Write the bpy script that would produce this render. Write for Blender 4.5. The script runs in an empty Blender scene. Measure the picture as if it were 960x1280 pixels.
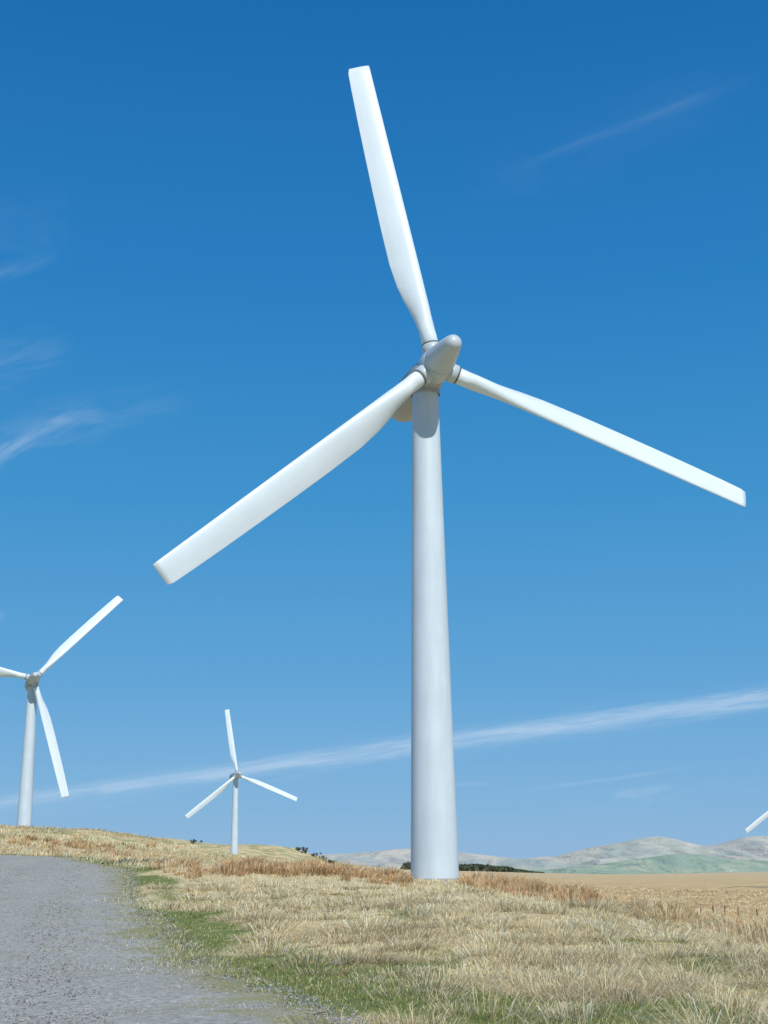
import bpy, math, numpy as np
from mathutils import Matrix, Vector
rng=np.random.default_rng(7)
scene=bpy.context.scene
col=scene.collection
scene.view_settings.view_transform='Standard'
scene.view_settings.look='None'
scene.view_settings.exposure=0

# ------------------------------------------------------------------ camera
th=math.radians(15.4);roll=math.radians(0.6)
F=Vector((0,math.cos(th),math.sin(th)));U=Vector((0,-math.sin(th),math.cos(th)));R0=Vector((1,0,0))
Rr=R0*math.cos(roll)-U*math.sin(roll);Ur=U*math.cos(roll)+R0*math.sin(roll)
cam=bpy.data.cameras.new("camera");cam_o=bpy.data.objects.new("camera",cam);col.objects.link(cam_o)
m=Matrix((Rr,Ur,-F)).transposed().to_4x4();m.translation=Vector((0,0,1.6));cam_o.matrix_world=m
cam.sensor_fit='VERTICAL';cam.sensor_height=36;cam.lens=36*1631/1280
cam.clip_start=0.1;cam.clip_end=30000
scene.camera=cam_o

# ------------------------------------------------------------------ light
SUN_EL=math.radians(43);SUN_AZ=math.radians(20)
sd=Vector((math.sin(SUN_AZ)*math.cos(SUN_EL),-math.cos(SUN_AZ)*math.cos(SUN_EL),math.sin(SUN_EL)))
sl=bpy.data.lights.new("sun","SUN");sl.energy=4.3;sl.angle=math.radians(0.5);sl.color=(1,0.955,0.87)
so=bpy.data.objects.new("sun",sl);col.objects.link(so);so.rotation_euler=sd.to_track_quat('Z','Y').to_euler()

# ------------------------------------------------------------------ node helpers
class NT:
    def __init__(s,nt): s.nt=nt;s.n=nt.nodes;s.l=nt.links
    def new(s,t,**k):
        n=s.n.new(t)
        for a,b in k.items(): setattr(n,a,b)
        return n
    def put(s,sock,v):
        if hasattr(v,'is_output') or isinstance(v,bpy.types.NodeSocket): s.l.new(v,sock)
        else: sock.default_value=v
    def math(s,op,a,b=0.0,c=None,clamp=False):
        n=s.new('ShaderNodeMath',operation=op,use_clamp=clamp)
        s.put(n.inputs[0],a);s.put(n.inputs[1],b)
        if c is not None: s.put(n.inputs[2],c)
        return n.outputs[0]
    def dot(s,a,v):
        n=s.new('ShaderNodeVectorMath',operation='DOT_PRODUCT');s.put(n.inputs[0],a);s.put(n.inputs[1],tuple(v));return n.outputs['Value']
    def mixc(s,f,a,b,bt='MIX'):
        n=s.new('ShaderNodeMix',data_type='RGBA',blend_type=bt)
        s.put(n.inputs[0],f);s.put(n.inputs[6],a if not isinstance(a,tuple) else (*a[:3],1));s.put(n.inputs[7],b if not isinstance(b,tuple) else (*b[:3],1))
        return n.outputs[2]
    def noise(s,vec,scale,detail=4,rough=.6,dist=0,out='Fac'):
        n=s.new('ShaderNodeTexNoise');s.put(n.inputs['Vector'],vec);n.inputs['Scale'].default_value=scale
        n.inputs['Detail'].default_value=detail;n.inputs['Roughness'].default_value=rough;n.inputs['Distortion'].default_value=dist
        return n.outputs[out]
    def ss(s,v,a,b,lo=0.,hi=1.):
        n=s.new('ShaderNodeMapRange',interpolation_type='SMOOTHSTEP');s.put(n.inputs[0],v)
        n.inputs[1].default_value=a;n.inputs[2].default_value=b;n.inputs[3].default_value=lo;n.inputs[4].default_value=hi
        return n.outputs[0]
    def ramp(s,v,stops,interp='LINEAR'):
        n=s.new('ShaderNodeValToRGB');n.color_ramp.interpolation=interp;e=n.color_ramp.elements
        while len(e)<len(stops): e.new(.5)
        for i,(p,c) in enumerate(stops): e[i].position=p;e[i].color=(*c,1)
        s.put(n.inputs[0],v);return n.outputs[0]

# ------------------------------------------------------------------ world sky
w=bpy.data.worlds.new("World");scene.world=w;w.use_nodes=True
W=NT(w.node_tree);W.n.clear()
out=W.new('ShaderNodeOutputWorld');bg=W.new('ShaderNodeBackground');W.l.new(bg.outputs[0],out.inputs[0])
sky=W.new('ShaderNodeTexSky',sky_type='NISHITA');sky.sun_disc=False;sky.sun_elevation=SUN_EL;sky.sun_rotation=math.pi-SUN_AZ
sky.air_density=1.0;sky.dust_density=0.3;sky.ozone_density=2.0;sky.altitude=200
tc=W.new('ShaderNodeTexCoord');D=tc.outputs['Generated']
sp=W.new('ShaderNodeSeparateXYZ');W.l.new(D,sp.inputs[0])
grad=W.ramp(sp.outputs[2],[(0.0,(.245,.45,.71)),(.06,(.175,.415,.70)),(.14,(.100,.358,.67)),(.27,(.042,.290,.62)),(.42,(.016,.216,.555)),(.60,(.007,.150,.45)),(1.,(.006,.10,.36))])
gs=W.mixc(1.0,grad,(10.,10.,10.),'MULTIPLY')
skyc=W.mixc(.92,sky.outputs[0],gs)
mp=W.new('ShaderNodeVectorMath',operation='MULTIPLY');W.put(mp.inputs[0],D);mp.inputs[1].default_value=(1,1,2.6)
NZ1=W.noise(mp.outputs[0],22,5,.6,.5)
NZ2=W.noise(mp.outputs[0],60,5,.65,.3)
WB=W.math('SUBTRACT',W.noise(D,14,4),.5)
def streak(d1,d2,w1,w2,strength,nzs=None,lo=.35,hi=.7,endsoft=.12,t0=0.,t1=1.,wob=0.0,base=.15,pw=2.,fib=None):
    d1=Vector(d1).normalized();d2=Vector(d2).normalized()
    n=d1.cross(d2).normalized();e=(d2-d1).normalized();a=d1.dot(e);b=d2.dot(e)
    t=W.math('DIVIDE',W.math('SUBTRACT',W.dot(D,e),a),b-a)
    q0=W.dot(D,n);q=q0
    if wob: q=W.math('ADD',q,W.math('MULTIPLY',WB,wob))
    wd=W.math('MULTIPLY_ADD',t,w2-w1,w1);wd=W.math('MAXIMUM',wd,.0005)
    if fib:
        cv=W.new('ShaderNodeCombineXYZ');W.put(cv.inputs[0],W.math('MULTIPLY',t,(b-a)*fib[0]));W.put(cv.inputs[1],W.math('MULTIPLY',q0,fib[1]));cv.inputs[2].default_value=fib[2]
        fn=W.noise(cv.outputs[0],1.,6,.62,.6)
        nz=W.ss(fn,lo,hi,base,1.)
        wd=W.math('MULTIPLY',wd,W.math('MULTIPLY_ADD',W.math('SUBTRACT',fn,.5),1.4,1.))
    else: nz=W.ss(nzs or NZ1,lo,hi,base,1.)
    r=W.math('ABSOLUTE',W.math('DIVIDE',q,wd));g=W.math('EXPONENT',W.math('MULTIPLY',W.math('POWER',r,pw),-1.))
    win=W.math('MULTIPLY',W.ss(t,t0-endsoft,t0+endsoft),W.ss(t,t1+endsoft,t1-endsoft,0,1)) 
    return W.math('MULTIPLY',W.math('MULTIPLY',W.math('MULTIPLY',g,win),nz),strength)
A_=(-.2966,1.0224,.0540);B_=(.2928,1.0027,.1255)
S=[streak(A_,B_,.0036,.0068,.44,None,.3,.62,.35,-.05,1.6,.004,.45,2.4,(22,260,1.)),
   streak((-.2966,1.0224,.0500),B_,.010,.009,.10,None,.3,.65,.3,-.1,1.6,.004,.3,2.,(14,160,5.)),
   streak((.1008,.8947,.5176),(.267,.8782,.5774),.003,.0040,.055,None,.30,.65,.25,.1,.95,.002,.3,2.,(14,120,8.)),
   streak((.08,.8947,.500),(.267,.8782,.5774),.02,.02,.02,None,.3,.7,.2,.0,.95),
   streak((-.33,.955,.292),(-.2260,.9420,.3459),.0085,.004,.24,None,.32,.62,.25,-.1,.85,.006,.2,2.,(22,130,3.)),
   streak((-.3,.9522,.325),(-.15,.9408,.3515),.014,.009,.11,None,.35,.65,.25,.05,.85,.01,.1,2.,(20,90,12.)),
   streak((-.2924,.9144,.4439),(-.2493,.911,.4584),.005,.003,.09,None,.3,.65,.3,-.3,.9,.006,.2,2.,(16,120,15.)),
   streak((-.2924,.9144,.4839),(-.2393,.911,.4784),.022,.02,.03,None,.35,.65,.3,-.3,.9,.03),
   streak((-.2931,.934,.378),(-.2378,.9296,.3909),.014,.010,.08,None,.35,.65,.3,-.3,.8,.01,.15,2.,(18,90,18.)),
   streak((-.33,1.0,.195),(-.292,.99,.195),.008,.004,.25,NZ2,.2,.5,.3,-.3,.8,.02),
   streak((.176,1.0216,.0545),(.215,1.0216,.0585),.0028,.0028,.22,NZ2,.3,.6,.3,.0,1.,.006),
   streak((.115,1.0216,.0600),(.215,1.0216,.0720),.0013,.0013,.14,NZ2,.3,.6,.3,.0,1.,.004),
   streak((.040,1.0216,.0640),(.075,1.0216,.0640),.0014,.0014,.16,NZ2,.3,.6,.3,.0,1.,.004),
   streak((.16,1.0216,.045),(.28,1.0216,.060),.006,.006,.07,NZ2,.4,.65,.3,.0,1.,.02)]
tot=S[0]
for s_ in S[1:]: tot=W.math('ADD',tot,s_)
tot=W.math('MINIMUM',tot,.8)
skyc=W.mixc(tot,skyc,(5.8,7.2,8.8))
W.l.new(skyc,bg.inputs[0]);bg.inputs[1].default_value=0.10
try:
    w.cycles.sampling_method='MANUAL';w.cycles.sample_map_resolution=256
except Exception: pass

# ------------------------------------------------------------------ numpy noise
_g=rng.random((256,256))
def vnoise(x,y):
    xi=np.floor(x).astype(int);yi=np.floor(y).astype(int);fx=x-xi;fy=y-yi
    fx=fx*fx*(3-2*fx);fy=fy*fy*(3-2*fy)
    a=_g[xi%256,yi%256];b=_g[(xi+1)%256,yi%256];c=_g[xi%256,(yi+1)%256];d=_g[(xi+1)%256,(yi+1)%256]
    return (a*(1-fx)+b*fx)*(1-fy)+(c*(1-fx)+d*fx)*fy
def fbm(x,y,o=4):
    s=0;a=.5;t=0
    for i in range(o): s=s+a*vnoise(x*2**i+17.3*i,y*2**i+5.1*i);t+=a;a*=.5
    return s/t
def sst(x,a,b):
    t=np.clip((x-a)/(b-a),0,1);return t*t*(3-2*t)

# ------------------------------------------------------------------ track outline
def cat(P,n=14):
    P=np.array(P,float);P=np.vstack([2*P[0]-P[1],P,2*P[-1]-P[-2]]);o=[]
    for i in range(1,len(P)-2):
        for k in range(n):
            t=k/n;a,b,c,d=P[i-1:i+3]
            o.append(.5*((2*b)+(-a+c)*t+(2*a-5*b+4*c-d)*t*t+(-a+3*b-3*c+d)*t**3))
    o.append(P[-2]);return np.array(o)
Rk=[(3.6,-6),(2.6,0),(1.2,8),(-.6,15.2),(-3.7,26),(-9.2,50),(-16.3,82),(-20.5,94),(-27,105),(-45,118),(-80,130)]
Lk=[(-7.5,-6),(-8,0),(-9,8),(-10.5,15.2),(-13.5,26),(-18.8,50),(-25,78),(-29.5,89),(-36,97),(-50,106),(-82,117)]
RE=cat(Rk);LE=cat(Lk)
poly=np.vstack([RE,LE[::-1]])
def polydist(X,Y):
    sh=X.shape;x=X.ravel();y=Y.ravel();d2=np.full(x.shape,1e12);ins=np.zeros(x.shape,bool)
    n=len(poly)
    for i in range(n):
        a=poly[i];b=poly[(i+1)%n];ab=b-a;L=ab@ab
        t=np.clip(((x-a[0])*ab[0]+(y-a[1])*ab[1])/L,0,1)
        d2=np.minimum(d2,(x-a[0]-t*ab[0])**2+(y-a[1]-t*ab[1])**2)
        if a[1]!=b[1]:
            c=((a[1]>y)!=(b[1]>y))&(x<(b[0]-a[0])*(y-a[1])/(b[1]-a[1])+a[0]);ins^=c
    d=np.sqrt(d2);d[ins]*=-1;return d.reshape(sh)

# ------------------------------------------------------------------ terrain height
CP=np.array([(-10,5,0),(0,0,0),(8,5,-.1),(0,15,0),(-10,15,.05),(-22,15,.2),(6,15,0),(0,-30,0),(-40,-20,.5),(30,-20,-2),
(-3.6,26,.05),(-12,26,.1),(4,30,.15),(8.3,30,-.05),(-30,40,.8),
(-9,50,.55),(-14,50,.7),(0,50,.5),(6,50,.2),(9,45,.05),(9,60,.1),
(-8,75,1.85),(-4,80,1.45),(3,85,.95),(3,75,.85),(4,65,.6),(-1,70,1.0),(9,78,.45),(-14,72,1.7),(-17,90,2.1),(-28,100,2.7),(-22,104,2.9),
(14,45,-1.1),(14,30,-.9),(14,20,-.6),(13,65,-.9),(13,85,-.4),(12,110,-.5),(3,98,.8),(4,120,.2),
(20,60,-3.2),(25,40,-3),(35,80,-4.6),(40,120,-5),(25,120,-3.5),(54,190,-5.2),(25,190,-3.6),(20,300,-3.6),(100,300,-4.8),(60,450,-4),(170,600,-4.5),(250,300,-5),(100,100,-6),(80,20,-5),(200,0,-8),
(-8,120,1.3),(-14,110,1.9),(-20,150,2.8),(-32,115,3.4),(-34,160,5.2),(-30,215,5.6),(-36,215,7.0),(-50,215,8.6),(-60,215,8.9),(-73,215,9.2),(-50,165,5.9),(-66,165,6.8),(-100,215,10),
(-71,260,5.6),(-50,260,5.0),(-100,260,8),(-25,300,2.2),(-50,330,3.0),(-54,487,2.2),(-100,400,4),(-5,300,.6),(0,200,.0),(-12,200,1.2),(0,450,-2),
(-100,620,17),(-90,620,15),(-62,620,14.2),(-42,620,12.3),(-30,620,7.6),(-16,620,2),(5,620,-3),(-60,720,10),(-200,620,20),(-160,250,12),(-70,120,5),(-120,100,6),(-110,20,3),
(147,480,-6),(300,600,-5),(0,900,-4),(-200,1000,6),(400,1000,-4),(-700,700,16),(-800,0,10),(800,0,-8),(800,800,-4),(0,-600,0),(-600,-500,5),(600,-500,-5),(0,1400,-4)],float)
def phi(r,c=8.): return np.sqrt(r*r+c*c)
_P=CP[:,:2];_n=len(CP)
A=np.zeros((_n+1,_n+1));A[:_n,:_n]=phi(np.hypot(_P[:,None,0]-_P[None,:,0],_P[:,None,1]-_P[None,:,1]))
A[:_n,:_n]+=np.eye(_n)*-.02
A[:_n,_n]=1;A[_n,:_n]=1
sol=np.linalg.solve(A,np.append(CP[:,2],0))
def base_h(X,Y):
    sh=np.shape(X);x=np.ravel(X);y=np.ravel(Y);z=np.full(x.shape,sol[_n])
    for i in range(_n): z=z+sol[i]*phi(np.hypot(x-_P[i,0],y-_P[i,1]))
    r=np.hypot(x,y);k=sst(r,750,1300)
    return (z*(1-k)+(-4)*k+5.5*np.exp(-((x-50)/120)**2-((y-1300)/140)**2)).reshape(sh)
def height(X,Y,d=None):
    X=np.asarray(X,float);Y=np.asarray(Y,float)
    if d is None: d=polydist(X,Y)
    z=base_h(X,Y);r=np.hypot(X,Y)
    k=sst(d,.0,2.5)*(1-sst(r,500,900))
    z=z+k*((fbm(X/1.9,Y/2.3,3)-.5)*(.36-.14*sst(Y,45,65))+ (fbm(X/9+40,Y/9,3)-.5)*.45*sst(d,1,6)*(1-.75*sst(Y,45,65)*(1-sst(Y,95,120))))
    z=z+sst(r,110,200)*(1-sst(r,900,1500))*((fbm(X/30+9,Y/30+3,4)-.5)*1.4+(fbm(X/7+9,Y/12+3,3)-.5)*.9*sst(Y,150,300)*(X<10))
    return z

def mesh_obj(name,verts,faces,mat=None,smooth=True,attrs=None,parent=None):
    me=bpy.data.meshes.new(name)
    verts=np.asarray(verts,np.float32);faces=np.asarray(faces,np.int32)
    k=faces.shape[1]
    me.vertices.add(len(verts));me.vertices.foreach_set('co',verts.ravel())
    me.loops.add(faces.size);me.loops.foreach_set('vertex_index',faces.ravel())
    me.polygons.add(len(faces));me.polygons.foreach_set('loop_start',np.arange(0,faces.size,k,dtype=np.int32))
    try: me.polygons.foreach_set('loop_total',np.full(len(faces),k,np.int32))
    except Exception: pass
    me.update(calc_edges=True)
    if smooth: me.polygons.foreach_set('use_smooth',np.ones(len(faces),bool))
    if attrs:
        for an,(tp,arr) in attrs.items():
            at=me.attributes.new(an,tp,'POINT')
            at.data.foreach_set('color' if tp=='FLOAT_COLOR' else 'value',np.asarray(arr,np.float32).ravel())
    if mat: me.materials.append(mat)
    o=bpy.data.objects.new(name,me);col.objects.link(o)
    if parent: o.parent=parent
    return o
def gridfaces(nx,ny):
    i=np.arange(nx-1)[:,None]*ny+np.arange(ny-1)[None,:];i=i.ravel()
    return np.stack([i,i+ny,i+ny+1,i+1],1)

# ------------------------------------------------------------------ materials
def newmat(name):
    m=bpy.data.materials.new(name);m.use_nodes=True;N=NT(m.node_tree);b=m.node_tree.nodes['Principled BSDF'];return m,N,b
def bump(N,b,h,strength,dist):
    n=N.new('ShaderNodeBump');n.inputs['Strength'].default_value=strength;n.inputs['Distance'].default_value=dist
    N.put(n.inputs['Height'],h);N.l.new(n.outputs[0],b.inputs['Normal'])
def gravel_color(N,P):
    v=N.new('ShaderNodeTexVoronoi');N.l.new(P,v.inputs['Vector']);v.inputs['Scale'].default_value=34
    v2=N.new('ShaderNodeTexVoronoi');N.l.new(P,v2.inputs['Vector']);v2.inputs['Scale'].default_value=15
    bw=N.dot(v.outputs['Color'],(.5,.3,.2));bw2=N.dot(v2.outputs['Color'],(.5,.3,.2))
    mixv=N.math('ADD',N.math('MULTIPLY',bw,.55),N.math('MULTIPLY',bw2,.45))
    c=N.ramp(mixv,[(.18,(.14,.143,.13)),(.4,(.29,.293,.27)),(.6,(.39,.393,.365)),(.82,(.57,.57,.54))])
    big=N.noise(P,.25,5,.6);c=N.mixc(N.ss(big,.42,.66,0,.35),c,(.27,.27,.225))
    md=N.noise(P,6.0,6,.8);c=N.mixc(N.ss(md,.48,.66,0,.3),c,(.50,.50,.47))
    c=N.mixc(N.ss(md,.45,.32,0,.35),c,(.18,.18,.155))
    h=N.math('ADD',N.math('MULTIPLY',v.outputs['Distance'],-1.),N.math('MULTIPLY',v2.outputs['Distance'],-.8))
    return c,h
# gravel track
m_track,N,b=newmat("gravel")
geo=N.new('ShaderNodeNewGeometry');P=geo.outputs['Position']
c,h=gravel_color(N,P)
at=N.new('ShaderNodeAttribute',attribute_name='edge');dd=at.outputs['Fac']
nz=N.noise(P,.6,8,.75);nz2=N.noise(P,9,4,.7)
k=N.math('ADD',N.math('ADD',dd,N.math('MULTIPLY',N.math('SUBTRACT',nz,.5),8.)),N.math('MULTIPLY',N.math('SUBTRACT',nz2,.5),2.2))
grs=N.mixc(nz2,(.16,.19,.06),(.38,.34,.18))
c=N.mixc(N.ss(k,-1.3,.3,0,.85),c,grs)
N.l.new(c,b.inputs['Base Color']);b.inputs['Roughness'].default_value=1.;b.inputs['Specular IOR Level'].default_value=.0
bump(N,b,h,.7,.014)
# moor ground
m_ground,N,b=newmat("moorland")
geo=N.new('ShaderNodeNewGeometry');P=geo.outputs['Position']
at=N.new('ShaderNodeAttribute',attribute_name='edge');dd=at.outputs['Fac']
at2=N.new('ShaderNodeAttribute',attribute_name='green');gg=at2.outputs['Fac']
sx=N.new('ShaderNodeSeparateXYZ');N.l.new(P,sx.inputs[0])
n2=N.noise(P,1.7,6,.7);n3=N.noise(P,14,5,.75);n4=N.noise(P,.045,6,.6,.5)
straw=N.ramp(n2,[(.25,(.44,.35,.18)),(.5,(.65,.54,.31)),(.75,(.77,.67,.43))])
straw=N.mixc(N.ss(n3,.35,.75,0,.5),straw,(.46,.36,.19))
green=N.ramp(n3,[(.3,(.10,.14,.035)),(.6,(.21,.25,.08)),(.8,(.44,.41,.19))])
gm=N.math('ADD',gg,N.math('MULTIPLY_ADD',n3,.3,-.15))
c=N.mixc(N.ss(gm,.49,.64),straw,green)
# golden-brown moor in the valley
rust=N.ramp(N.noise(P,.40,12,.9),[(.32,(.26,.17,.08)),(.45,(.50,.36,.17)),(.55,(.66,.51,.27)),(.68,(.78,.66,.41))])
rust=N.mixc(N.ss(n4,.40,.60,0,.4),rust,(.46,.31,.15))
rm=N.math('MULTIPLY',N.ss(sx.outputs[0],6,22),N.ss(sx.outputs[1],60,130))
c=N.mixc(rm,c,rust)
# hill greens and rusty tufts on the slope
hg=N.math('MULTIPLY',N.ss(sx.outputs[1],115,190),N.ss(sx.outputs[0],20,-10))
n5=N.noise(P,.09,8,.75,.5)
c=N.mixc(N.math('MULTIPLY',hg,N.ss(n5,.53,.60,0,.7)),c,(.50,.32,.15))
n6=N.noise(P,.12,8,.75,.5)
c=N.mixc(N.math('MULTIPLY',hg,N.ss(n6,.47,.56,0,.8)),c,(.24,.28,.11))
# gravel spilled beside the track
gc,gh=gravel_color(N,P)
k=N.math('ADD',dd,N.math('MULTIPLY',N.math('SUBTRACT',n2,.5),2.6));k=N.math('ADD',k,N.math('MULTIPLY',N.math('SUBTRACT',n3,.5),1.6))
c=N.mixc(N.ss(k,.6,-.1),c,gc)
hz=N.ss(sx.outputs[1],300,1800,0,.4);c=N.mixc(hz,c,(.58,.51,.38))  # distance haze painted into the base colour of the far ground
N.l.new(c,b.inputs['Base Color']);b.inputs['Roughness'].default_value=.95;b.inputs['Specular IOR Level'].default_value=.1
bh=N.math('ADD',N.math('MULTIPLY',n3,.05),N.math('MULTIPLY',n2,.35))
bump(N,b,bh,1.,.5)
# grass blades
def bladmat(name):
    m,N,b=newmat(name);a=N.new('ShaderNodeAttribute',attribute_name='tint')
    N.l.new(a.outputs['Color'],b.inputs['Base Color']);b.inputs['Roughness'].default_value=.75;b.inputs['Specular IOR Level'].default_value=.1
    tr=N.new('ShaderNodeBsdfTranslucent');N.l.new(a.outputs['Color'],tr.inputs[0])
    mx=N.new('ShaderNodeMixShader');mx.inputs[0].default_value=.35
    o=[n for n in N.n if n.type=='OUTPUT_MATERIAL'][0];N.l.new(b.outputs[0],mx.inputs[1]);N.l.new(tr.outputs[0],mx.inputs[2]);N.l.new(mx.outputs[0],o.inputs[0]);return m
m_grass=bladmat("grass_blades")
m_rush=bladmat("rush_blades")
# painted steel / fibreglass
def paint(name,colr,rough,varscale,vary):
    m,N,b=newmat(name);tcn=N.new('ShaderNodeTexCoord');o=tcn.outputs['Object']
    mp=N.new('ShaderNodeVectorMath',operation='MULTIPLY');N.l.new(o,mp.inputs[0]);mp.inputs[1].default_value=(1,1,.12)
    n=N.noise(mp.outputs[0],varscale,5,.6);n2=N.noise(o,varscale*.25,3,.5)
    dark=tuple(x*(1-vary) for x in colr)
    c=N.mixc(N.ss(N.math('ADD',N.math('MULTIPLY',n,.6),N.math('MULTIPLY',n2,.4)),.35,.65),dark,colr)
    N.l.new(c,b.inputs['Base Color']);b.inputs['Roughness'].default_value=rough;b.inputs['Specular IOR Level'].default_value=.4
    return m
m_tower=paint("tower_paint",(.52,.62,.70),.5,1.5,.10)
m_blade=paint("blade_gelcoat",(.64,.74,.82),.34,1.2,.07)
m_nac=paint("nacelle_paint",(.36,.38,.40),.45,2.,.08)
m_nose=paint("nose_paint",(.44,.52,.58),.42,2.,.06)
m_dark=paint("dark_joint",(.10,.11,.12),.6,2.,.1)
m_conc=paint("concrete",(.33,.32,.30),.9,3.,.2)
m_wood=paint("weathered_wood",(.12,.10,.08),.9,3.,.3)
m_wire=paint("galvanised_wire",(.30,.30,.30),.5,3.,.1)

def greenness(x,y,d):
    ad=np.abs(d)
    wv_=2.7+1.8*(fbm(x/3+60,y/6,3)-.5)+1.2*(1-sst(y,14,26))
    g=.5+(fbm(x/2.6+3,y/5+11,4)-.5)*.68-.06+.21*(1-sst(ad,wv_*.5,wv_*1.3))-.045*sst(y,24,45)*sst(ad,1.5,4)-.05*sst(y,45,75)*sst(ad,2.5,5)
    g=g+.04*(1-sst(y,13,19))
    return g
# ------------------------------------------------------------------ ground sheet
n=560
tx=np.linspace(-7.75,7.75,n);gx=6*np.sinh(tx)*1.15
ty=np.linspace(-6.6,6.6,n);gy=22+18*np.sinh(ty)
GX,GY=np.meshgrid(gx,gy,indexing='ij')
dG=polydist(GX,GY)
GZ=height(GX,GY,dG)
ground=mesh_obj("ground",np.stack([GX.ravel(),GY.ravel(),GZ.ravel()],1),gridfaces(n,n),m_ground,attrs={'edge':('FLOAT',np.clip(dG,-50,50).ravel()),'green':('FLOAT',greenness(GX,GY,dG).ravel())})
ground["kind"]="structure"
# track sheet
ss_=np.linspace(0,len(RE)-1,420);ia=np.clip(ss_.astype(int),0,len(RE)-2);fa=(ss_-ia)[:,None]
rr=RE[ia]*(1-fa)+RE[ia+1]*fa;ll=LE[ia]*(1-fa)+LE[ia+1]*fa
na=40;ta=np.linspace(0,1,na)[None,:,None]
TT=rr[:,None,:]*(1-ta)+ll[:,None,:]*ta
wv=(fbm(TT[...,0]*.6,TT[...,1]*.6,5)-.5)*1.8
wgt=(np.abs(ta[...,0]-.5)*2)**8
TT[...,0]+=wv*wgt
TX,TY=TT[...,0],TT[...,1]
dT=polydist(TX,TY)
rut=-.03*np.exp(-((ta[...,0]-.3)/.07)**2)-.03*np.exp(-((ta[...,0]-.62)/.07)**2)
TZ=height(TX,TY,dT)+.045+rut*.7+(fbm(TX/1.3,TY/1.3,3)-.5)*.04
TZ=TZ-(np.abs(ta[...,0]-.5)*2)**14*.03
track=mesh_obj("gravel_track",np.stack([TX.ravel(),TY.ravel(),TZ.ravel()],1),gridfaces(420,na),m_track,attrs={'edge':('FLOAT',dT.ravel())})
track["kind"]="structure"

# ------------------------------------------------------------------ hills
def hill(name,prof,y0,y1,yc,mat,amp,seed,nx=620,ny=130):
    az=np.linspace(prof[0][0],prof[-1][0],nx);e=np.interp(az,[p[0] for p in prof],[p[1] for p in prof])
    kk=np.ones(7)/7;e=np.convolve(np.pad(e,3,'edge'),kk,'valid')
    Y=np.linspace(y0,y1,ny)
    AZ,YY=np.meshgrid(az,Y,indexing='ij');E=e[:,None]*np.ones_like(YY)
    top=(1.6+E*yc)+4
    t=(YY-y0)/(yc-y0);t2=(y1-YY)/(y1-yc)
    s=np.where(YY<yc,sst(t,0,1)**.8,sst(t2,0,1))
    X=AZ*YY
    nzz=fbm(X/150+seed,YY/230+seed,5)-.5
    rid=np.abs(fbm(X/120+seed*2,YY/900,3)-.5)*2
    Z=-4.6+top*s*(1-1.3*rid*(1-s**3))+amp*nzz*np.minimum(s*4,1)*(1.12-s)
    edge=sst(AZ,prof[0][0],prof[0][0]+.05)*sst(-AZ,-prof[-1][0],-prof[-1][0]+.05)
    Z=-4.6+(Z+4.6)*edge
    o=mesh_obj(name,np.stack([X.ravel(),YY.ravel(),Z.ravel()],1),gridfaces(nx,ny),mat);o["kind"]="structure";return o
def hillmat(name,cols,sc,green,bd):
    m,N,b=newmat(name);g=N.new('ShaderNodeNewGeometry');P=g.outputs['Position']
    mpv=N.new('ShaderNodeVectorMath',operation='MULTIPLY');N.l.new(P,mpv.inputs[0]);mpv.inputs[1].default_value=(1,.25,3.)
    a=N.noise(mpv.outputs[0],sc,7,.64,.6);c=N.ramp(a,cols)
    b2=N.noise(mpv.outputs[0],sc*.4,6,.65,.8);c=N.mixc(N.ss(b2,.46,.60,0,.6),c,green)
    N.l.new(c,b.inputs['Base Color']);b.inputs['Roughness'].default_value=1;b.inputs['Specular IOR Level'].default_value=0
    bump(N,b,a,1.,bd);return m
m_h1=hillmat("far_fell",[(.34,(.32,.37,.40)),(.46,(.43,.45,.42)),(.54,(.54,.52,.44)),(.66,(.61,.58,.49))],.010,(.38,.45,.39),28)  # pale bluish base colours, aerial haze painted in
m_h2=hillmat("green_fell",[(.34,(.26,.35,.31)),(.5,(.36,.45,.34)),(.66,(.53,.54,.40))],.018,(.29,.41,.31),22)  # greens paled the same way, haze is part of the colour
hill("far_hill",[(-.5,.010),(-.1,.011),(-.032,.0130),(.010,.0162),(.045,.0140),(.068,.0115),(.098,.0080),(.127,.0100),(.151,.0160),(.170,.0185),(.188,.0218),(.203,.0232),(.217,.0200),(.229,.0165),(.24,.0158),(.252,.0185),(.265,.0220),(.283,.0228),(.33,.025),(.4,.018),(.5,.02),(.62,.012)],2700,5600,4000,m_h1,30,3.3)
hill("green_hill",[(.06,-.001),(.12,.0005),(.16,.004),(.19,.008),(.215,.0105),(.235,.0095),(.25,.0065),(.285,.0045),(.33,.009),(.42,.006),(.5,.002)],1500,2700,2100,m_h2,12,8.1,400,80)

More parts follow.
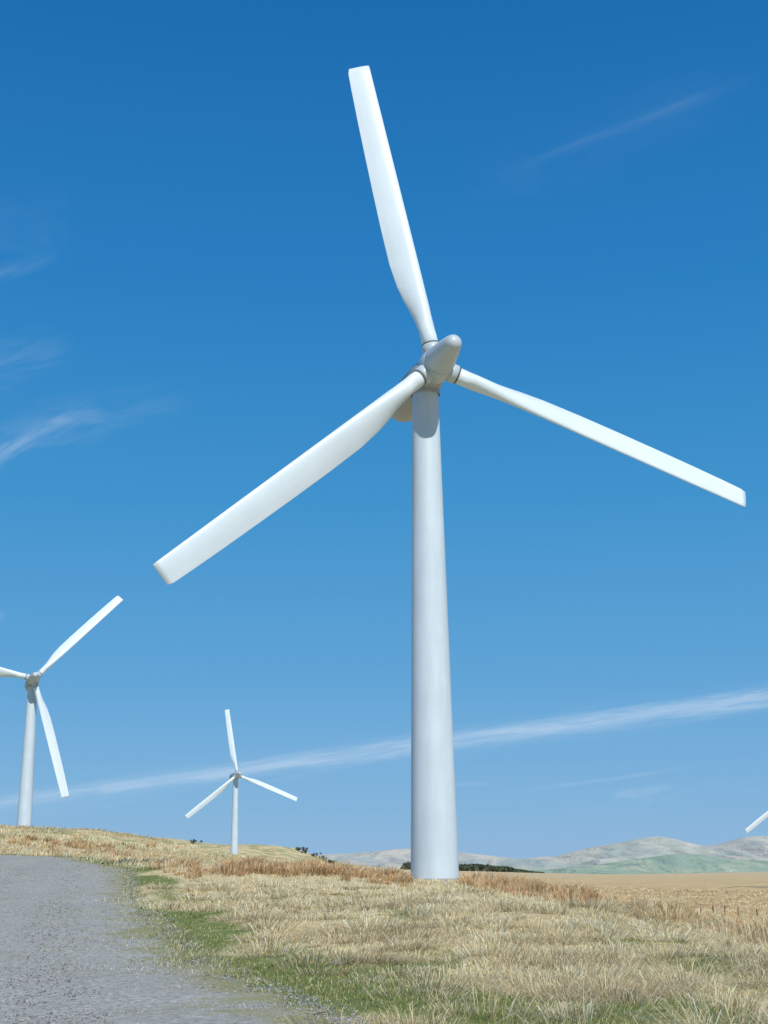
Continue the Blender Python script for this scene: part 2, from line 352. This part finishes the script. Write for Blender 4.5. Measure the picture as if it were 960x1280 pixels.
# ------------------------------------------------------------------ grass generator
def blades(name,bx,by,bz,hgt,wid,leanx,leany,colr,mat,droop=.35,seg=2,tipcol=1.15,base_sh=.6):
    n=len(bx);ang=rng.random(n)*6.283;px=np.cos(ang)*wid*.5;py=np.sin(ang)*wid*.5
    base=np.stack([bx,by,bz],1);ln=np.stack([leanx*hgt,leany*hgt,np.zeros(n)],1)
    P_=np.stack([px,py,np.zeros(n)],1)
    up=np.stack([np.zeros(n),np.zeros(n),hgt],1)
    if seg==2:
        mid=base+ln*.35+up*.62
        tip=base+ln*1.1+up*(1-droop*np.hypot(leanx,leany))[:,None]
        V=np.stack([base-P_,base+P_,mid+P_*.75,mid-P_*.75,tip+P_*.12,tip-P_*.12],1).reshape(-1,3)
        i=np.arange(n)*6
        Fc=np.stack([np.stack([i,i+1,i+2,i+3],1),np.stack([i+3,i+2,i+4,i+5],1)],1).reshape(-1,4)
        sh=np.array([base_sh,base_sh,1.,1.,tipcol,tipcol])  # colour darkened at the blade foot, painted shade for depth
    else:
        tip=base+ln+up
        V=np.stack([base-P_,base+P_,tip+P_*.35,tip-P_*.35],1).reshape(-1,3)
        i=np.arange(n)*4;Fc=np.stack([i,i+1,i+2,i+3],1);sh=np.array([.8,.8,tipcol,tipcol])  # same painted shade at the foot, weaker
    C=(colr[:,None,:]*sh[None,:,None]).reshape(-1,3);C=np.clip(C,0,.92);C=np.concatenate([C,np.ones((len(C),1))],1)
    o=mesh_obj(name,V,Fc,mat,smooth=False,attrs={'tint':('FLOAT_COLOR',C)});o["kind"]="stuff";return o
STRAW=np.array([[.86,.73,.45],[.92,.82,.55],[.76,.62,.35],[.94,.87,.63],[.66,.51,.27]])
GREEN=np.array([[.21,.26,.075],[.28,.32,.10],[.16,.20,.05],[.45,.43,.20]])
RUST=np.array([[.66,.41,.21],[.76,.51,.28],[.52,.32,.15],[.84,.64,.38]])
def pick(pal,n): return pal[rng.integers(0,len(pal),n)]*(.8+.4*rng.random((n,1)))
def scatter_pts(n,y0,y1,power=1.0,azl=-.42,azr=.42,mind=.15,soft=1.6):
    u=rng.random(n)
    if abs(power-1)<1e-6: y=y0*(y1/y0)**u
    else: y=(y0**(1-power)+u*(y1**(1-power)-y0**(1-power)))**(1/(1-power))
    x=(azl+(azr-azl)*rng.random(n))*y
    d=polydist(x,y);k=d>mind+(fbm(x*.9,y*.9,3)-.5)*soft-(rng.random(n)**6)*1.5
    return x[k],y[k],d[k]
def clumps(cx,cy,cd,nb,rad,h,wfac,leanamp,palfn,name,mat,seg=2,lean0=(.25,.0),hvar=.5,droop=.35,base_sh=.6,cl=.22):
    n=len(cx);rep=np.repeat(np.arange(n),nb)
    N_=len(rep);a=rng.random(N_)*6.283;r=np.sqrt(rng.random(N_))
    rad_=np.broadcast_to(rad,(n,))[rep];h_=np.broadcast_to(h,(n,))[rep]
    x=cx[rep]+np.cos(a)*r*rad_;y=cy[rep]+np.sin(a)*r*rad_
    z=height(x,y)-.01
    hh=h_*(1-hvar*rng.random(N_))*(1-.35*r*r)
    cl=rng.normal(0,cl,(n,2))
    lx=np.cos(a)*r*leanamp+rng.normal(0,.18,N_)+lean0[0]+cl[rep,0];ly=np.sin(a)*r*leanamp+rng.normal(0,.18,N_)+lean0[1]+cl[rep,1]
    wid=np.maximum(.005,cy[rep]*wfac)*(.7+.7*rng.random(N_))
    return blades(name,x,y,z,hh,wid,lx,ly,palfn(rep),mat,seg=seg,droop=droop,base_sh=base_sh)
# short turf between tussocks, near
x,y,d=scatter_pts(12500,11,50,1.2,soft=2.2)
g=greenness(x,y,d);isg=g>.52
pg=np.clip((g-.44)/.14,0,.80)
def pf(rep):
    c=pick(STRAW*.88,len(rep));m_=(rng.random(len(rep))<pg[rep]);c[m_]=pick(GREEN,m_.sum());return c
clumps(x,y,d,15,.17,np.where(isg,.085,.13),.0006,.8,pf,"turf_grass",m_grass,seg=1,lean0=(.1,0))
# pale tussocks, of mixed size
x,y,d=scatter_pts(3900,11.5,62,1.1,mind=.9)
g=greenness(x,y,d);kk=((g<.55)&(fbm(x/1.6+50,y/2.2,3)>.43))|((rng.random(len(x))<.14)&(d>1.4));x,y,d,g=x[kk],y[kk],d[kk],g[kk]
big=.16+.50*rng.random(len(x))**1.9
tone=(.74+.40*rng.random(len(x)))*(.72+.56*fbm(x/1.4+9,y/1.8+2,3))*(.86+.30*big)
def pf2(rep): return pick(STRAW,len(rep))*tone[rep][:,None]
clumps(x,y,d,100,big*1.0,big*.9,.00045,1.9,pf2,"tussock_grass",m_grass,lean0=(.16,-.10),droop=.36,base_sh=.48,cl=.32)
# middle distance grass
x,y,d=scatter_pts(10500,42,135,1.0)
g=greenness(x,y,d);isg2=g>.50
tone2=(.70+.45*rng.random(len(x)))
def pf3(rep):
    c=pick(STRAW,len(rep))*tone2[rep][:,None];m_=isg2[rep]&(rng.random(len(rep))<.70);c[m_]=pick(GREEN,m_.sum());return c
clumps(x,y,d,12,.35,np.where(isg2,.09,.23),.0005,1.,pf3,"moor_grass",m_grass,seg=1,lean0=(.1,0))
# sparse weeds creeping over the far track margins
x,y,d=scatter_pts(9000,22,112,1.0,azl=-.40,azr=-.1,mind=-2.6,soft=3.0)
kk=(d<.4)&(rng.random(len(x))<np.exp(d/1.0));x,y,d=x[kk],y[kk],d[kk]
def pf5(rep):
    c=pick(STRAW*.85,len(rep));m_=rng.random(len(rep))<.7;c[m_]=pick(GREEN,m_.sum());return c
clumps(x,y,d,9,.22,.12,.0006,1.,pf5,"verge_weeds",m_grass,seg=1,lean0=(.1,0))
# rushes along the brow, in clusters
cx=[];cy=[]
for (x0,y0,x1,y1,nn,sp) in [(-9.8,70,-4,78,200,1.2),(-4,76,1.6,78,160,1.2),(-1,71,2.0,68,50,.9),(4.9,80,7.6,76,110,.7),(4.7,78,6.2,73,60,.6),(5.5,72,7.4,60,70,.9),(7.4,77,9.0,56,240,.8),(8.6,58,9.3,42,130,.7),(6.5,66,8.0,48,110,.9),(9.3,44,8.8,30,60,.7),(-16,84,-9,76,18,1.2),(-30,128,-20,108,30,2.5),(-48,170,-26,140,60,5),(2.5,24,3.6,23,4,.4)]:
    t=rng.random(nn);cx.append(x0+(x1-x0)*t+rng.normal(0,sp,nn)*.8);cy.append(y0+(y1-y0)*t+rng.normal(0,sp,nn)*1.6)
cx=np.concatenate(cx);cy=np.concatenate(cy);cd=polydist(cx,cy)
clu=fbm(cx/1.3+31,cy/3+7,2)
keep=(cd>1.2)&(np.hypot(cx-3.0,cy-85)>2.2)&~((np.abs(cx-cy*.0357)<1.5)&(cy>60))&((clu>.48)|(rng.random(len(cx))<.20))
cx,cy,cd,clu=cx[keep],cy[keep],cd[keep],clu[keep]
hR=(.36+.42*rng.random(len(cx)))*(.7+1.2*np.clip((clu-.42)*3,0,.8))*np.where(cy<50,.75,1)
rt_=.76+.4*rng.random(len(cx));toS=sst(56-cy,0,14)*.45*(cx>5)
def pfr(rep):
    c=pick(RUST,len(rep));m_=rng.random(len(rep))<(.16+toS[rep]);c[m_]=pick(STRAW,m_.sum())*.9;return c*rt_[rep][:,None]
clumps(cx,cy,cd,64,hR*.72,hR,.0005,.6,pfr,"rushes",m_rush,lean0=(.1,0),hvar=.5)
# far clumps on the moor
x,y,d=scatter_pts(24000,88,420,1.0)
side=sst(x,5,20);rr_=rng.random(len(x));tf=.50+.85*fbm(x/10,y/16,4)
def pf4(rep):
    c=pick(STRAW,len(rep))*.95;m_=rr_[rep]<.22+.28*side[rep];c[m_]=pick(RUST,m_.sum());return c*tf[rep][:,None]
clumps(x,y,d,7,.5,.30+.25*rr_,.0006,.8,pf4,"heather_clumps",m_rush,seg=1)

# ------------------------------------------------------------------ loose stones
import bmesh
def ico(sub):
    bm=bmesh.new();bmesh.ops.create_icosphere(bm,subdivisions=sub,radius=1);bm.verts.ensure_lookup_table()
    v=np.array([q.co[:] for q in bm.verts]);f=np.array([[w_.index for w_ in p.verts] for p in bm.faces]);bm.free();return v,f
iv,if_=ico(1)
ns=26000;u=rng.random(ns);y=10.5*(80/10.5)**u;x=(-.42+.45*rng.random(ns))*y+0
d=polydist(x,y);k=d<.5;x,y=x[k],y[k];ns=len(x)
z=height(x,y)+.04;r=.004+.013*rng.random(ns)**3+.00028*y
R3=rng.random((ns,3))*.6+.7
jit=1+rng.normal(0,.16,(ns,len(iv),1))
V=iv[None]*jit*R3[:,None,:]*r[:,None,None];V[...,2]*=.7
a=rng.random(ns)*6.28;ca,sa=np.cos(a)[:,None],np.sin(a)[:,None];vx=V[...,0]*ca-V[...,1]*sa;vy=V[...,0]*sa+V[...,1]*ca;V[...,0]=vx;V[...,1]=vy
V+=np.stack([x,y,z],1)[:,None,:]
Fs=(if_[None]+np.arange(ns)[:,None,None]*len(iv)).reshape(-1,3)
m_stone,N,b=newmat("stone");at=N.new('ShaderNodeAttribute',attribute_name='tint');N.l.new(at.outputs['Color'],b.inputs['Base Color']);b.inputs['Roughness'].default_value=.9
tint=np.repeat((.14+.28*rng.random(ns))[:,None]*np.array([[1,1,.94]]),len(iv),0);tint=np.concatenate([tint,np.ones((len(tint),1))],1)
o=mesh_obj("loose_gravel",V.reshape(-1,3),Fs,m_stone,smooth=False,attrs={'tint':('FLOAT_COLOR',tint)});o["kind"]="stuff"
iv2,if2=ico(2)
for i,(x,y,r) in enumerate([(-.9,24.2,.09),(-2.0,27,.08)]):
    zz=float(height(np.array([x]),np.array([y]))[0]);v=iv2*(1+rng.normal(0,.09,(len(iv2),1)))*np.array([1.2,.9,.6])*r
    o=mesh_obj("stone",v,if2,m_stone,smooth=False,attrs={'tint':('FLOAT_COLOR',np.tile([.26,.25,.23,1],(len(v),1)))})
    o.location=(x,y,zz+r*.3);o.rotation_euler=(0,0,i*1.3);o["label"]="pale grey stone half buried in moor grass";o["category"]="stone";o["group"]="stones lying in the grass"

# ------------------------------------------------------------------ turbines
def lathe(name,prof,mat,n=48,axis='Z',parent=None,cap=True):
    a=np.linspace(0,2*math.pi,n,endpoint=False);V=[]
    for (r,z) in prof: V.append(np.stack([r*np.cos(a),r*np.sin(a),np.full(n,z)],1))
    V=np.concatenate(V);m_=len(prof);Fc=[]
    for i in range(m_-1):
        for j in range(n):
            k=(j+1)%n;Fc.append((i*n+j,i*n+k,(i+1)*n+k,(i+1)*n+j))
    me=bpy.data.meshes.new(name)
    F_=list(Fc)
    if cap: F_+= [tuple(range(n))[::-1],tuple(range((m_-1)*n,m_*n))]
    me.from_pydata([tuple(v) for v in V],[],F_);me.update()
    for p in me.polygons: p.use_smooth=len(p.vertices)==4
    me.materials.append(mat);o=bpy.data.objects.new(name,me);col.objects.link(o)
    if parent: o.parent=parent
    return o
TAU=.09;OV=2.2;R=24.3
def airfoil_blade(name):
    # local: X leading, -Y towards viewer of rotor face, Z span
    st=[(.95,1.12,1,0),(2.2,1.12,1,0),(2.9,1.2,.93,26),(3.6,1.38,.68,27),(4.4,1.60,.47,27),(5.3,1.80,.34,26),(6.4,1.94,.27,25),(8.2,2.0,.21,23.5),(11,2.0,.17,21),(14,1.95,.15,19),(17,1.88,.14,17.5),(20,1.80,.13,16.5),(22.5,1.71,.125,16),(23.9,1.64,.12,16),(24.3,1.50,.08,16)]
    n=40;a=np.linspace(0,2*math.pi,n,endpoint=False);V=[]
    for (z,c,t,tw) in st:
        circ=max(0,min(1,(t-.22)/.78))
        xx=np.cos(a)
        s=(1-xx)/2  # 0 at LE, 1 at TE
        yt=5*t*(.2969*np.sqrt(s)-.126*s-.3516*s**2+.2843*s**3-.1036*s**4)*c
        le=min(.36,max(.24,.56/c))
        ax=(le-s)*c;ay=np.sign(np.sin(a))*yt*np.where(np.sin(a)<0,1.35,.65)
        cxx=.5*1.12*np.cos(a);cyy=.5*1.12*np.sin(a)
        k=circ**.8
        px=cxx*k+ax*(1-k);py=cyy*k+ay*(1-k)
        w_=-math.radians(tw);qx=px*math.cos(w_)-py*math.sin(w_);qy=px*math.sin(w_)+py*math.cos(w_)
        V.append(np.stack([qx,qy,np.full(n,z)],1))
    V=np.concatenate(V);m_=len(st);Fc=[]
    for i in range(m_-1):
        for j in range(n):
            kx=(j+1)%n;Fc.append((i*n+j,i*n+kx,(i+1)*n+kx,(i+1)*n+j))
    Fc+=[tuple(range(n))[::-1],tuple(range((m_-1)*n,m_*n))]
    me=bpy.data.meshes.new(name);me.from_pydata([tuple(v) for v in V],[],Fc);me.update()
    for p in me.polygons: p.use_smooth=len(p.vertices)==4
    me.materials.append(m_blade);return me
blade_me=airfoil_blade("blade")
def sup(name,secs,mat,parent):
    n=40;a=np.linspace(0,2*math.pi,n,endpoint=False);V=[]
    for (y,hw,hh,zc,p) in secs:
        cx_=np.sign(np.cos(a))*np.abs(np.cos(a))**(2/p)*hw;cz=np.sign(np.sin(a))*np.abs(np.sin(a))**(2/p)*hh+zc
        V.append(np.stack([cx_,np.full(n,y),cz],1))
    V=np.concatenate(V);m_=len(secs);Fc=[]
    for i in range(m_-1):
        for j in range(n):
            k=(j+1)%n;Fc.append((i*n+k,i*n+j,(i+1)*n+j,(i+1)*n+k))
    Fc+=[tuple(range(n)),tuple(range((m_-1)*n,m_*n))[::-1]]
    me=bpy.data.meshes.new(name);me.from_pydata([tuple(v) for v in V],[],Fc);me.update()
    for p in me.polygons: p.use_smooth=len(p.vertices)==4
    me.materials.append(mat);o=bpy.data.objects.new(name,me);col.objects.link(o);o.parent=parent;return o
def turbine(X,Y,Zb,Zh,psi,ph,label):
    root=bpy.data.objects.new("wind_turbine",None);col.objects.link(root);root.location=(X,Y,Zb)
    root["label"]=label;root["category"]="wind turbine";root["group"]="wind turbines on the moor"
    Ht=Zh-Zb
    top=Ht-1.05
    lathe("tower",[(1.52,-.6)]+[(1.52-.62*f_,top*f_) for f_ in np.linspace(0,1,9)]+[(.90,top+.1)],m_tower,96,parent=root)
    lathe("base_flange",[(1.60,-.3),(1.66,-.3),(1.66,.10),(1.60,.14),(1.53,.14)],m_conc,64,parent=root,cap=False)
    ps=math.radians(psi)
    a=Vector((math.sin(ps)*math.cos(TAU),-math.cos(ps)*math.cos(TAU),math.sin(TAU)));r=Vector((math.cos(ps),math.sin(ps),0));u=a.cross(r)
    Mr=Matrix((r,-a,u)).transposed().to_4x4()  # local x=r, y=back, z=up
    Mn=Mr.copy();Mn.translation=Vector((0,0,Ht))
    nac=sup("nacelle",[(-1.35,.95,.95,0,2.2),(-1.2,1.02,1.02,0,2.3),(-.4,1.12,1.10,.02,2.6),(1.2,1.22,1.18,.03,2.7),(3.4,1.28,1.26,.05,2.6),(4.6,1.20,1.20,.08,2.4),(5.3,.98,.98,.12,2.2),(5.7,.62,.62,.16,2.1),(5.85,.25,.25,.18,2.)],m_nac,root);nac.matrix_local=Mn
    lathe_y=lathe("yaw_collar",[(1.0,-1.22),(1.02,-1.2),(1.02,-1.02),(.98,-.9)],m_nac,48,parent=root,cap=False);lathe_y.location=(0,0,Ht+.08)
    Mh=Mr.copy();Mh.translation=Vector((0,0,Ht))+a*OV
    hub=lathe("hub",[(.90,-.95),(1.02,-.85),(1.12,-.5),(1.16,0),(1.12,.45),(1.04,.75),(1.0,.80)],m_nose,48,parent=root)
    rotZ=Matrix.Rotation(math.radians(90),4,'X')  # local z -> -y (towards nose)
    hub.matrix_local=Mh@rotZ
    nose=lathe("nose_cone",[(1.02,.82),(1.05,.86),(1.04,1.0),(.96,1.5),(.86,2.1),(.75,2.7),(.65,3.2),(.57,3.5),(.49,3.68),(.37,3.82),(.2,3.9),(.05,3.92)],m_nose,48);nose.parent=hub
    jn=lathe("nose_joint",[(.99,.79),(1.01,.80),(1.01,.83),(.99,.84)],m_dark,48,cap=False);jn.parent=hub
    for k in range(3):
        q=math.radians(ph+120*k);b=(u*math.cos(q)+r*math.sin(q));ld=(r*math.cos(q)-u*math.sin(q))
        Mb=Matrix((ld,-a,b)).transposed().to_4x4();Mb.translation=Vector((0,0,Ht))+a*OV
        bo=bpy.data.objects.new("blade",blade_me);col.objects.link(bo);bo.parent=root;bo.matrix_local=Mb
        c1=lathe("root_collar",[(.60,.85),(.66,.9),(.66,1.5),(.60,1.56),(.565,1.56)],m_nose,40,cap=False);c1.parent=bo
        c2=lathe("root_joint",[(.57,1.56),(.60,1.57),(.60,1.66),(.57,1.67)],m_dark,40,cap=False);c2.parent=bo
    return root
turbine(2.95,85,1.0,34.50,17.8,-10.6,"tall pale grey three-bladed wind turbine on tussocky brow")
turbine(-70.6,260.5,5.5,38.97,19.3,43.4,"white wind turbine behind the grassy rise beside gravel track")
turbine(-55.4,487.2,2.4,35.94,21.2,-8.5,"small distant white wind turbine beyond rusty rushes")
turbine(143.4,480,-6,26.4,20.5,-1.5,"distant white wind turbine standing on open brown moor")

# ------------------------------------------------------------------ fence
fe=bpy.data.objects.new("wire_fence",None);col.objects.link(fe)
p0=np.array([46.,202.]);p1=np.array([66.,170.]);nf=15
fz0=float(height(p0[:1],p0[1:])[0]);fe.location=(p0[0],p0[1],fz0)
fe["label"]="old wooden post and wire fence crossing brown moor";fe["category"]="fence"
pv=lathe("fence_post",[(.07,-.3),(.075,1.15),(.06,1.22),(.01,1.26)],m_wood,8,parent=fe)
pts=[]
for i in range(nf):
    q=p0+(p1-p0)*i/(nf-1)+rng.normal(0,.25,2);z=float(height(q[:1],q[1:])[0]);pts.append((q[0]-p0[0],q[1]-p0[1],z-fz0))
    o=pv if i==0 else pv.copy()
    if i: col.objects.link(o);o.parent=fe
    o.location=pts[-1];o.rotation_euler=(rng.normal(0,.06),rng.normal(0,.06),0);o.scale=(1,1,.85+.3*rng.random())
for hgt in (.45,.75,1.05):
    V=[];Fc=[]
    for i,p in enumerate(pts):
        s_=.006
        V+=[(p[0]-s_,p[1]-s_,p[2]+hgt),(p[0]+s_,p[1]+s_,p[2]+hgt),(p[0],p[1],p[2]+hgt+s_*2)]
        if i: 
            k=3*i
            for j in range(3): Fc.append((k-3+j,k-3+(j+1)%3,k+(j+1)%3,k+j))
    mesh_obj("fence_wire",V,Fc,m_wire,parent=fe)

# ------------------------------------------------------------------ skyline scrub
m_leaf,N,b=newmat("foliage");g_=N.new('ShaderNodeNewGeometry');nn_=N.noise(g_.outputs['Position'],1.2,3)
N.l.new(N.mixc(N.ss(nn_,.35,.65),(.035,.05,.03),(.09,.11,.06)),b.inputs['Base Color']);b.inputs['Roughness'].default_value=.9
def tree(x,y,h,wd,label,nleaf=420,kind="tree",sink=.0):
    z=float(height(np.array([x]),np.array([y]))[0])-sink
    rt=bpy.data.objects.new(kind,None);col.objects.link(rt);rt.location=(x,y,z);rt["label"]=label;rt["category"]=kind;rt["group"]="small trees and bushes on the skyline"
    lathe("trunk",[(.16,-.3),(.12,h*.3),(.07,h*.6),(.02,h*.8)],m_wood,8,parent=rt)
    nc=12;cc=np.stack([rng.normal(0,wd*.30,nc),rng.normal(0,wd*.28,nc),h*(.12+.55*rng.random(nc))],1);cr_=wd*(.08+.09*rng.random(nc))
    id_=rng.integers(0,nc,nleaf);v=rng.normal(0,1,(nleaf,3));v/=np.linalg.norm(v,axis=1)[:,None]
    c0=cc[id_]+v*cr_[id_][:,None]*(rng.random((nleaf,1))**.4)
    s_=.11+.08*rng.random((nleaf,1));e1=rng.normal(0,1,(nleaf,3));e2=rng.normal(0,1,(nleaf,3))
    e1/=np.linalg.norm(e1,axis=1)[:,None];e2/=np.linalg.norm(e2,axis=1)[:,None]
    V=np.stack([c0-e1*s_-e2*s_,c0+e1*s_-e2*s_,c0+e1*s_+e2*s_,c0-e1*s_+e2*s_],1).reshape(-1,3)
    i=np.arange(nleaf)*4;mesh_obj("crown",V,np.stack([i,i+1,i+2,i+3],1),m_leaf,smooth=False,parent=rt)
tree(-88,612,2.6,3.8,"small dark bush on the grassy skyline",kind="bush")
tree(-37.5,612,3.4,4.2,"dark windswept tree on the hill shoulder")
for (bx_,h_,w_) in [(-41,1.6,4),(-33.5,1.8,4.5),(-30,2.2,5),(-27.5,1.7,4.5),(-25,2.3,5),(-22,1.9,4.5),(-19,2.2,5)]:
    tree(bx_,612+rng.normal(0,1.5),h_,w_,"low dark bush on the falling hillside",kind="bush",nleaf=300,sink=.1)
# distant plantation
nl=18000;t=rng.random(nl);xx=10+t*135;yy=1290+rng.normal(0,10,nl)+20*np.sin(t*5)
hh=(7.5*(1-.55*t)*(0.5+1.0*fbm(xx/5,yy/5,3)))*sst(t,-.01,.06)*sst(-t,-1.0,-.7)
zz=height(xx,yy)-.3+hh*rng.random(nl)**.8
s_=.6+.4*rng.random((nl,1));e1=rng.normal(0,1,(nl,3));e2=rng.normal(0,1,(nl,3));e1/=np.linalg.norm(e1,axis=1)[:,None];e2/=np.linalg.norm(e2,axis=1)[:,None]
c0=np.stack([xx,yy,zz],1);V=np.stack([c0-e1*s_-e2*s_,c0+e1*s_-e2*s_,c0+e1*s_+e2*s_,c0-e1*s_+e2*s_],1).reshape(-1,3)
i=np.arange(nl)*4;o=mesh_obj("distant_wood",V,np.stack([i,i+1,i+2,i+3],1),m_leaf,smooth=False);o["kind"]="stuff"
